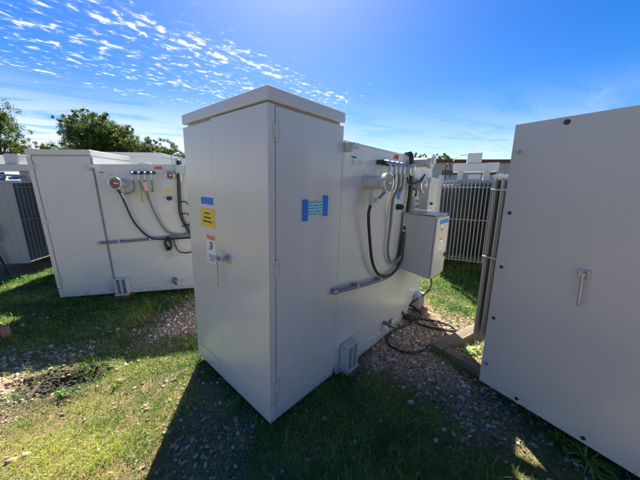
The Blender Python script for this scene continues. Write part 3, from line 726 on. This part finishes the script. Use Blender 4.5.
# fallen leaves and dry litter
x, y = sample(9000, (-4.5, 3.5), (.6, 5.5), lambda x, y: .12+.6*np.clip(fbm(x, y, 1.3, 63)-.35, 0, 1))
n_ = len(x); a_ = r_.uniform(0, 6.28, n_); s_ = r_.uniform(.005, .016, n_); dx_ = np.stack([np.cos(a_), np.sin(a_), r_.normal(0, .35, n_)], -1)*s_[:, None]; dy_ = np.stack([-np.sin(a_), np.cos(a_), r_.normal(0, .35, n_)], -1)*s_[:, None]*.5
P_ = np.stack([x, y, height(x, y)+.012+.015*r_.random(n_)], -1)
V_ = np.stack([P_-dx_, P_+dy_, P_+dx_, P_-dy_], 1).reshape(-1, 3)
pc = np.array([[.32, .20, .09], [.45, .33, .18], [.20, .12, .06], [.50, .42, .26]])[r_.integers(0, 4, n_)]
lo = np_mesh('leaf_litter', V_, np.arange(n_*4).reshape(n_, 4), np.repeat(pc, 4, 0), 'grass'); lo['kind'] = 'stuff'

# dug earth: clods and roots around the hollow
q = MB()
for k in range(240):
    A = random.uniform(0, 6.28); rr_ = random.uniform(.0, 1.2)
    X0 = HOLE[0]+.30*rr_*math.cos(A); Y0 = HOLE[1]+.17*rr_*math.sin(A)+.25*.3*rr_*math.cos(A)
    s = random.uniform(.005, .017)
    z0 = float(height(np.array([X0]), np.array([Y0]))[0])
    q.ball((X0, Y0, z0+s*.3), s, (random.uniform(.8, 1.5), random.uniform(.7, 1.2), random.uniform(.5, .8)))
for v in q.bm.verts: v.co += noise.noise_vector(v.co*60)*.006
cl = q.build('earth_clods', simple('damp_earth', (.035, .025, .018), .95), smooth=False); cl['kind'] = 'stuff'
rootm = simple('earthy_root', (.085, .06, .04), .95)
for pts, lab in (([(-2.20, 1.70, .0), (-2.22, 1.77, .02), (-2.25, 1.84, .02), (-2.22, 1.90, .02), (-2.14, 1.94, .0)], 'curved brown root on the rim of the dark hole in the grass'),
            ):
    o = MB().tube(pts, lambda t: .013*(1-.4*t), 8, 5).build('root', rootm); tag(o, lab, 'root')

# broad-bladed weeds
def weed(x, y, n, L, wd, label, cols=((.07, .17, .03), (.16, .26, .06)), erect=.5, cat='weed', name='weed'):
    r = random.Random(int((x*31+y*17)*1000)); V = []; F = []; C = []
    for i in range(n):
        az = r.uniform(0, 6.28); l = L*r.uniform(.55, 1.1); e = erect*r.uniform(.6, 1.3); w = wd*r.uniform(.7, 1.2)
        bx, by = x+r.uniform(-.02, .02), y+r.uniform(-.02, .02); d = (math.cos(az), math.sin(az)); p = (-d[1], d[0])
        z0 = float(height(np.array([bx]), np.array([by]))[0]); K = 7; b0 = len(V); c = [cols[0][j]+(cols[1][j]-cols[0][j])*r.random() for j in range(3)]
        for k in range(K):
            t = k/(K-1); ho = l*(t*(1-e*.6)+.35*t*t*e); zz = l*(e*1.25*t-(.75*e+.15)*t*t)+.005; ww = w*math.sin(math.pi*min(1, .18+t*.82))**.8*.5
            for sgn in (-1, 1): V.append((bx+d[0]*ho+p[0]*ww*sgn, by+d[1]*ho+p[1]*ww*sgn, z0+max(zz, .004)+abs(ww)*.35)); C.append(c)
            V.append((bx+d[0]*ho, by+d[1]*ho, z0+max(zz, .004))); C.append([q*1.25 for q in c])
        for k in range(K-1):
            a = b0+3*k; F += [(a, a+2, a+5, a+3), (a+2, a+1, a+4, a+5)]
    o = np_mesh(name, np.array(V), np.array(F), np.array(C), 'grass', True)
    return tag(o, label, cat, None)
weed(.20, 1.90, 9, .16, .022, 'leafy weed at the foot of the middle cabinet beside its near jacking pad')
weed(-2.82, 3.18, 12, .17, .030, 'low broad-leaved weed in the shade before the left transformer', ((.05, .11, .04), (.10, .16, .05)), .35)
weed(1.50, 1.36, 22, .12, .010, 'thin bright weed uppermost along the bottom edge of the right cover', ((.20, .33, .05), (.35, .45, .10)), .7)
weed(1.55, 1.24, 26, .20, .011, 'spiky grass tuft with arching blades under the right cover, lowest in view', ((.20, .33, .05), (.35, .45, .10)), .75, 'grass tuft', 'grass_tuft')
weed(1.60, 1.10, 20, .18, .010, 'dark grass tuft below the lower right corner of the right cover', ((.10, .2, .04), (.22, .3, .08)), .75, 'grass tuft', 'grass_tuft')
weed(1.44, 2.30, 24, .11, .040, 'round-leaved pale green weed inside the corner of the timber skid', ((.22, .33, .09), (.45, .5, .25)), .45)
weed(-1.62, 1.83, 16, .10, .008, 'bright grass tuft at the shadow edge right of the dark hole', ((.12, .24, .03), (.25, .36, .06)), .9, 'grass tuft', 'grass_tuft')
weed(-1.95, 1.72, 18, .09, .010, 'bushy green tuft on the near rim of the dark hole', ((.10, .20, .03), (.22, .32, .06)), .9, 'grass tuft', 'grass_tuft')
weed(-1.30, 2.35, 16, .09, .009, 'sunlit yellow green tuft against the left foot of the middle cabinet', ((.22, .30, .05), (.35, .4, .1)), .8, 'grass tuft', 'grass_tuft')
for (x0, y0, lb_) in ((-5.15, 4.25, 'pale weed clump right below the far left radiator'), (-5.55, 4.1, 'pale weed clump at the far left frame edge by the hose')):
    weed(x0, y0, 26, .22, .022, lb_, ((.25, .34, .10), (.42, .48, .22)), .7)

# ------------------------------------------------------------------ trees
def tree(blobs, base, trunk_r, label, cat, name, group, seed, leaf=.10, dens=1.0, c0=(.04, .08, .018), c1=(.14, .21, .045)):
    r = np.random.default_rng(seed)
    root = thing(name, label, cat, base, None, group)
    bx, by, bz = base
    b = MB(); B = [Vector(p[:3])-Vector(base) for p in blobs]; cen = sum(B, Vector())/len(B); fork = Vector((cen.x*.35, cen.y*.35, max(cen.z*.42, .5)))
    b.tube([(0, 0, -.1), (fork.x*.3, fork.y*.3+.03, fork.z*.5), tuple(fork)], lambda t: trunk_r*(1-.35*t), 9, 5)
    for p in B:
        mid = fork.lerp(p, .5)+Vector((r.normal()*.12, r.normal()*.12, .1))
        b.tube([tuple(fork-Vector((0, 0, .1))), tuple(mid), tuple(p)], lambda t: trunk_r*.55*(1-.85*t)+.006, 7, 5)
        for k in range(5):
            e = p+Vector(r.normal(size=3))*.12; b.tube([tuple(mid.lerp(p, .6)), tuple((mid.lerp(p, .6)+e)/2+Vector((0, 0, .08))), tuple(e)], lambda t: .022*(1-.8*t)+.004, 5, 3)
    b.build('trunk', 'bark', root)
    V = []; C = []
    for bi, (x, y, z, rad, *rest) in enumerate(blobs):
        # each mass is broken into many small sprays at uneven distances
        ns = int(62*dens*max(rad, .3)**2/.36)
        d = r.normal(size=(ns, 3)); d /= np.linalg.norm(d, axis=1, keepdims=True)
        rad_s = rad*(.35+.95*r.random(ns)**.6)*(1+.35*np.sin(d[:, 0]*5+bi)*np.cos(d[:, 2]*4))
        cs = np.array([x-bx, y-by, z-bz])+d*rad_s[:, None]*np.array([1.1, 1.0, .82])
        nl = 84
        L = r.normal(size=(ns, nl, 3))*rad*.10+cs[:, None]
        P = L.reshape(-1, 3); n = len(P)
        a = r.normal(size=(n, 3)); a /= np.linalg.norm(a, axis=1, keepdims=True)
        bb = np.cross(a, r.normal(size=(n, 3))); bb /= np.linalg.norm(bb, axis=1, keepdims=True)
        s = (leaf*.50*r.uniform(.5, 1.15, n))[:, None]
        V.append(np.stack([P-a*s, P+bb*s*.42, P+a*s, P-bb*s*.42], 1))
        tint = np.repeat(r.random(ns), nl)[:, None]*.7+r.random((n, 1))*.3
        C.append(np.repeat(np.array(c0)*(1-tint)+np.array(c1)*tint, 4, 0))
    V = np.concatenate(V).reshape(-1, 3); C = np.concatenate(C); n = len(V)//4
    o = np_mesh('crown', V, np.arange(n*4).reshape(n, 4), C, 'leaf'); o.parent = root
    return root
TG = 'trees and bushes behind the left transformers'
tree([(-12.2, 15.0, 4.6, .72), (-11.3, 15.2, 4.35, .72), (-13.0, 15.0, 4.45, .55), (-12.03, 14.8, 3.85, .95), (-10.8, 15.0, 3.85, .62), (-12.96, 15.1, 3.75, .6), (-13.35, 15.0, 4.95, .34), (-10.3, 15.0, 4.25, .38), (-11.52, 15.0, 4.95, .30), (-12.5, 15, 5.1, .34), (-11.9, 15.2, 3.0, .8), (-10.9, 15.1, 3.1, .7)],
     (-12.0, 15.0, 0), .20, 'tall spreading dark green tree with a ragged crown behind the left cabinet', 'tree', 'spreading_tree', TG, 1, .085, 1.0)
tree([(-9.07, 14, 3.3, .55), (-9.7, 14.1, 3.5, .45), (-10.2, 14.3, 3.3, .5), (-9.3, 14, 2.4, .7), (-9.9, 14.2, 2.6, .7), (-8.9, 14.2, 2.7, .6)], (-9.3, 14, 0), .09, 'bright green bush right of the tall spreading tree', 'bush', 'bush', TG, 2, .075, 1.0, (.03, .07, .012), (.14, .19, .035))
tree([(-8.34, 14, 3.15, .48), (-8.55, 14.1, 3.6, .26), (-8.75, 14.3, 3.0, .5), (-8.3, 14, 2.3, .6), (-7.75, 14, 3.1, .32)], (-8.3, 14, 0), .08, 'small feathery tree with wispy top between two bushes', 'tree', 'small_tree', TG, 3, .07, .8)
tree([(-7.6, 14, 3.15, .48), (-7.2, 14, 2.6, .6), (-6.9, 14.2, 2.7, .35)], (-7.4, 14, 0), .08, 'dark bush beside the left edge of the middle cabinet', 'bush', 'bush', TG, 4, .07, 1.0, (.03, .06, .012), (.11, .16, .03))
tree([(-13.57, 12, 3.88, .55), (-13.4, 12, 3.2, .42), (-14.14, 12, 4.12, .8), (-13.45, 12, 4.4, .22), (-14.23, 12, 2.99, .68)], (-14.2, 12, 0), .16, 'dark leafy tree cut by the left edge of the view', 'tree', 'leafy_tree', TG, 5, .075, .9)
tree([(-14.06, 13, 3.0, .42), (-13.34, 13, 3.1, .42), (-12.72, 13, 3.0, .36), (-12.1, 13, 2.8, .34), (-13.2, 13, 2.3, .5), (-12.3, 13.3, 2.3, .5)], (-13.0, 13, 0), .08, 'yellow green bush low between the two left trees', 'bush', 'bush', TG, 6, .07, 1.0, (.05, .09, .02), (.20, .24, .05))
tree([(-16.5, 20, 2.6, 1.1), (-15, 20, 3.2, 1.0), (-18, 20, 3.4, 1.1), (-13.3, 20, 2.8, 1.0), (-11.6, 20, 3.0, .9), (-10, 20, 2.6, .9)], (-14, 20, 0), .12, 'broad dark hedge far behind the left trees', 'hedge', 'hedge', TG, 7, .13, .8)
CG = 'low trees on the skyline behind the middle transformer'
for i, (bl, lab) in enumerate((([(9.2, 30, 4.3, .5), (9.4, 30, 3.7, .6)], 'low skyline tree leftmost, just over the middle tank top'), ([(10.4, 30, 4.2, .5), (10.5, 30, 3.5, .7)], 'low rounded skyline tree left of the loom top'),
        ([(11.4, 30, 4.1, .5), (11.5, 30, 3.4, .7)], 'low skyline tree right above the relief pipe'), ([(12.7, 30, 4.15, .5), (12.1, 30, 3.9, .4), (12.5, 30, 3.3, .8)], 'dark skyline tree behind the left end of the warehouse roof'), ([(13.8, 30.4, 4.2, .5), (13.9, 30.4, 3.5, .7)], 'low skyline tree over the red warehouse eave'))):
    tree(bl, (bl[0][0], bl[0][1], 0), .10, lab, 'tree', 'skyline_tree', CG, 20+i, .12, .8)

# ------------------------------------------------------------------ warehouse
WH = thing('warehouse', 'long low pale warehouse with red brown eaves on the skyline behind the radiators', 'building', (11.6, 28, 0))
b = MB(); b.box((0, 0, -.1), (34, 12, 3.62), 0); b.build('wall', 'wallw', WH)
b = MB()
for k in range(57): b.box((.05+.6*k, -.012, .0), (.07+.6*k, -.001, 3.60))
b.build('wall_ribs', 'wallw', WH)
b = MB(); b.box((-.3, -.55, 3.63), (34.3, 12.4, 3.70)); b.build('roof', 'wallw', WH)
b = MB(); b.box((-.35, -.62, 3.60), (34.4, -.552, 3.90), .01); b.box((-.42, -.62, 3.60), (-.352, 12.4, 3.90), .01); b.build('fascia', 'rust', WH)
for x0 in (.9, 5.0, 9.4, 14.0, 19.0):
    f = MB().box((x0, -.03, 2.42), (x0+1.5, -.003, 2.88)).build('window_frame', 'rust', WH)
    MB().box((x0+.05, -.04, 2.47), (x0+1.45, -.031, 2.83)).build('pane', 'glass', f)

# ------------------------------------------------------------------ sky, sun, camera
SUN_EL, SUN_AZ = R(49), R(-6)     # azimuth measured from +Y towards +X: the sun stands ahead of the camera
w = bpy.data.worlds.new('World'); scene.world = w; w.use_nodes = True
nt = w.node_tree; N = nt.nodes; LK = nt.links
bg = N['Background']
sky = N.new('ShaderNodeTexSky'); sky.sky_type = 'NISHITA'; sky.sun_disc = False; sky.sun_elevation = SUN_EL; sky.sun_rotation = SUN_AZ
sky.air_density = 1.0; sky.dust_density = .7; sky.ozone_density = 5.0; sky.altitude = 200
def math_(op, a, b=None, clamp=False):
    m = N.new('ShaderNodeMath'); m.operation = op; m.use_clamp = clamp
    for i, v in enumerate((a, b)):
        if v is None: continue
        if isinstance(v, (int, float)): m.inputs[i].default_value = v
        else: LK.new(v, m.inputs[i])
    return m.outputs[0]
def rng_(v, a, b, c=0, d=1, smooth=True):
    m = N.new('ShaderNodeMapRange'); m.interpolation_type = 'SMOOTHSTEP' if smooth else 'LINEAR'
    for i, q in zip(('From Min', 'From Max', 'To Min', 'To Max'), (a, b, c, d)): m.inputs[i].default_value = q
    LK.new(v, m.inputs['Value']); return m.outputs[0]
tc = N.new('ShaderNodeTexCoord'); sep = N.new('ShaderNodeSeparateXYZ'); LK.new(tc.outputs['Generated'], sep.inputs[0])
zc = math_('MAXIMUM', sep.outputs[2], .03)
px = math_('DIVIDE', sep.outputs[0], zc); py = math_('DIVIDE', sep.outputs[1], zc)
cb = N.new('ShaderNodeCombineXYZ'); LK.new(px, cb.inputs[0]); LK.new(py, cb.inputs[1])
def noise_(scale, detail, mscale, rot, loc=(0, 0, 0), rough=.5, dist=0):
    m0 = N.new('ShaderNodeMapping'); m0.inputs['Rotation'].default_value = (0, 0, rot); LK.new(cb.outputs[0], m0.inputs['Vector'])
    mp = N.new('ShaderNodeMapping'); mp.inputs['Scale'].default_value = mscale; mp.inputs['Location'].default_value = loc
    LK.new(m0.outputs[0], mp.inputs['Vector'])
    n = N.new('ShaderNodeTexNoise'); n.inputs['Scale'].default_value = scale; n.inputs['Detail'].default_value = detail; n.inputs['Roughness'].default_value = rough; n.inputs['Distortion'].default_value = dist
    LK.new(mp.outputs[0], n.inputs['Vector']); return n.outputs['Fac']
cells = noise_(12, 5, (.95, 1.2, 1), R(-47), (3.1, 1.2, 0), .58, .35)
bands = noise_(1.6, 2, (.5, 2.0, 1), R(-47), (1.7, .4, 0), .5, 0)
across = math_('ADD', math_('MULTIPLY', px, -.731), math_('MULTIPLY', py, .682))
along = math_('ADD', math_('MULTIPLY', px, .682), math_('MULTIPLY', py, .731))
msk = math_('ADD', rng_(across, 1.3, 2.25, -.20, .06), math_('ADD', rng_(across, 2.6, 4.8, 0, -.13), rng_(along, 2.7, 3.5, 0, -.2)))
tot = math_('ADD', math_('ADD', cells, math_('MULTIPLY', math_('SUBTRACT', bands, .5), .45)), msk)
fine = math_('MAXIMUM', rng_(tot, .575, .735), math_('MULTIPLY', rng_(tot, .50, .68), .15))
# milky veil low over the trees at left
veil_n = noise_(1.2, 5, (.6, 1.6, 1), R(-30), (.3, 5.1, 0), .55, .6)
low = rng_(sep.outputs[2], .02, .30, 1, 0)
leftm = rng_(px, -3.0, 2.5, 1, .35)
veil = math_('MULTIPLY', math_('MULTIPLY', rng_(veil_n, .28, .56), low), leftm)
wisp_n = noise_(1.0, 6, (2.6, .35, 1), R(38), (2.0, 3.0, 0), .6, .8)
wisp = math_('MULTIPLY', rng_(wisp_n, .48, .75), rng_(sep.outputs[2], .05, .30, .62, 0))
amt = math_('MAXIMUM', math_('MAXIMUM', math_('MULTIPLY', fine, .95), veil), wisp)
hor = rng_(sep.outputs[2], .0, .03, 0, 1)
amt = math_('MULTIPLY', amt, hor, True)
mix = N.new('ShaderNodeMix'); mix.data_type = 'RGBA'; LK.new(amt, mix.inputs['Factor']); hsv = N.new('ShaderNodeHueSaturation'); hsv.inputs['Saturation'].default_value = 1.42; hsv.inputs['Hue'].default_value = .512; LK.new(sky.outputs[0], hsv.inputs['Color']); LK.new(hsv.outputs[0], mix.inputs['A']); mix.inputs['B'].default_value = (7.2, 7.5, 8.0, 1)
LK.new(mix.outputs['Result'], bg.inputs['Color']); bg.inputs['Strength'].default_value = .050

sl = bpy.data.lights.new('sun', 'SUN'); sl.energy = 5.0; sl.angle = R(.53); sl.color = (1, .955, .87)
so = bpy.data.objects.new('sun', sl); COL.objects.link(so)
d = Vector((math.sin(SUN_AZ)*math.cos(SUN_EL), math.cos(SUN_AZ)*math.cos(SUN_EL), math.sin(SUN_EL)))
so.rotation_euler = (-d).to_track_quat('-Z', 'Y').to_euler(); so.location = (0, 0, 30)

cam = bpy.data.cameras.new('camera'); co = bpy.data.objects.new('camera', cam); COL.objects.link(co); scene.camera = co
cam.sensor_width = 36; cam.lens = 265.4/640*36; cam.clip_start = .02; cam.clip_end = 2000
co.location = (0, 0, 1.6); co.rotation_euler = (R(90)-.2113, 0, 0)

scene.view_settings.view_transform = 'Standard'; scene.view_settings.look = 'None'; scene.view_settings.gamma = 1
scene.view_settings.exposure = 1.68
scene.render.engine = 'CYCLES'
scene.cycles.max_bounces = 8; scene.cycles.diffuse_bounces = 4; scene.cycles.transparent_max_bounces = 8
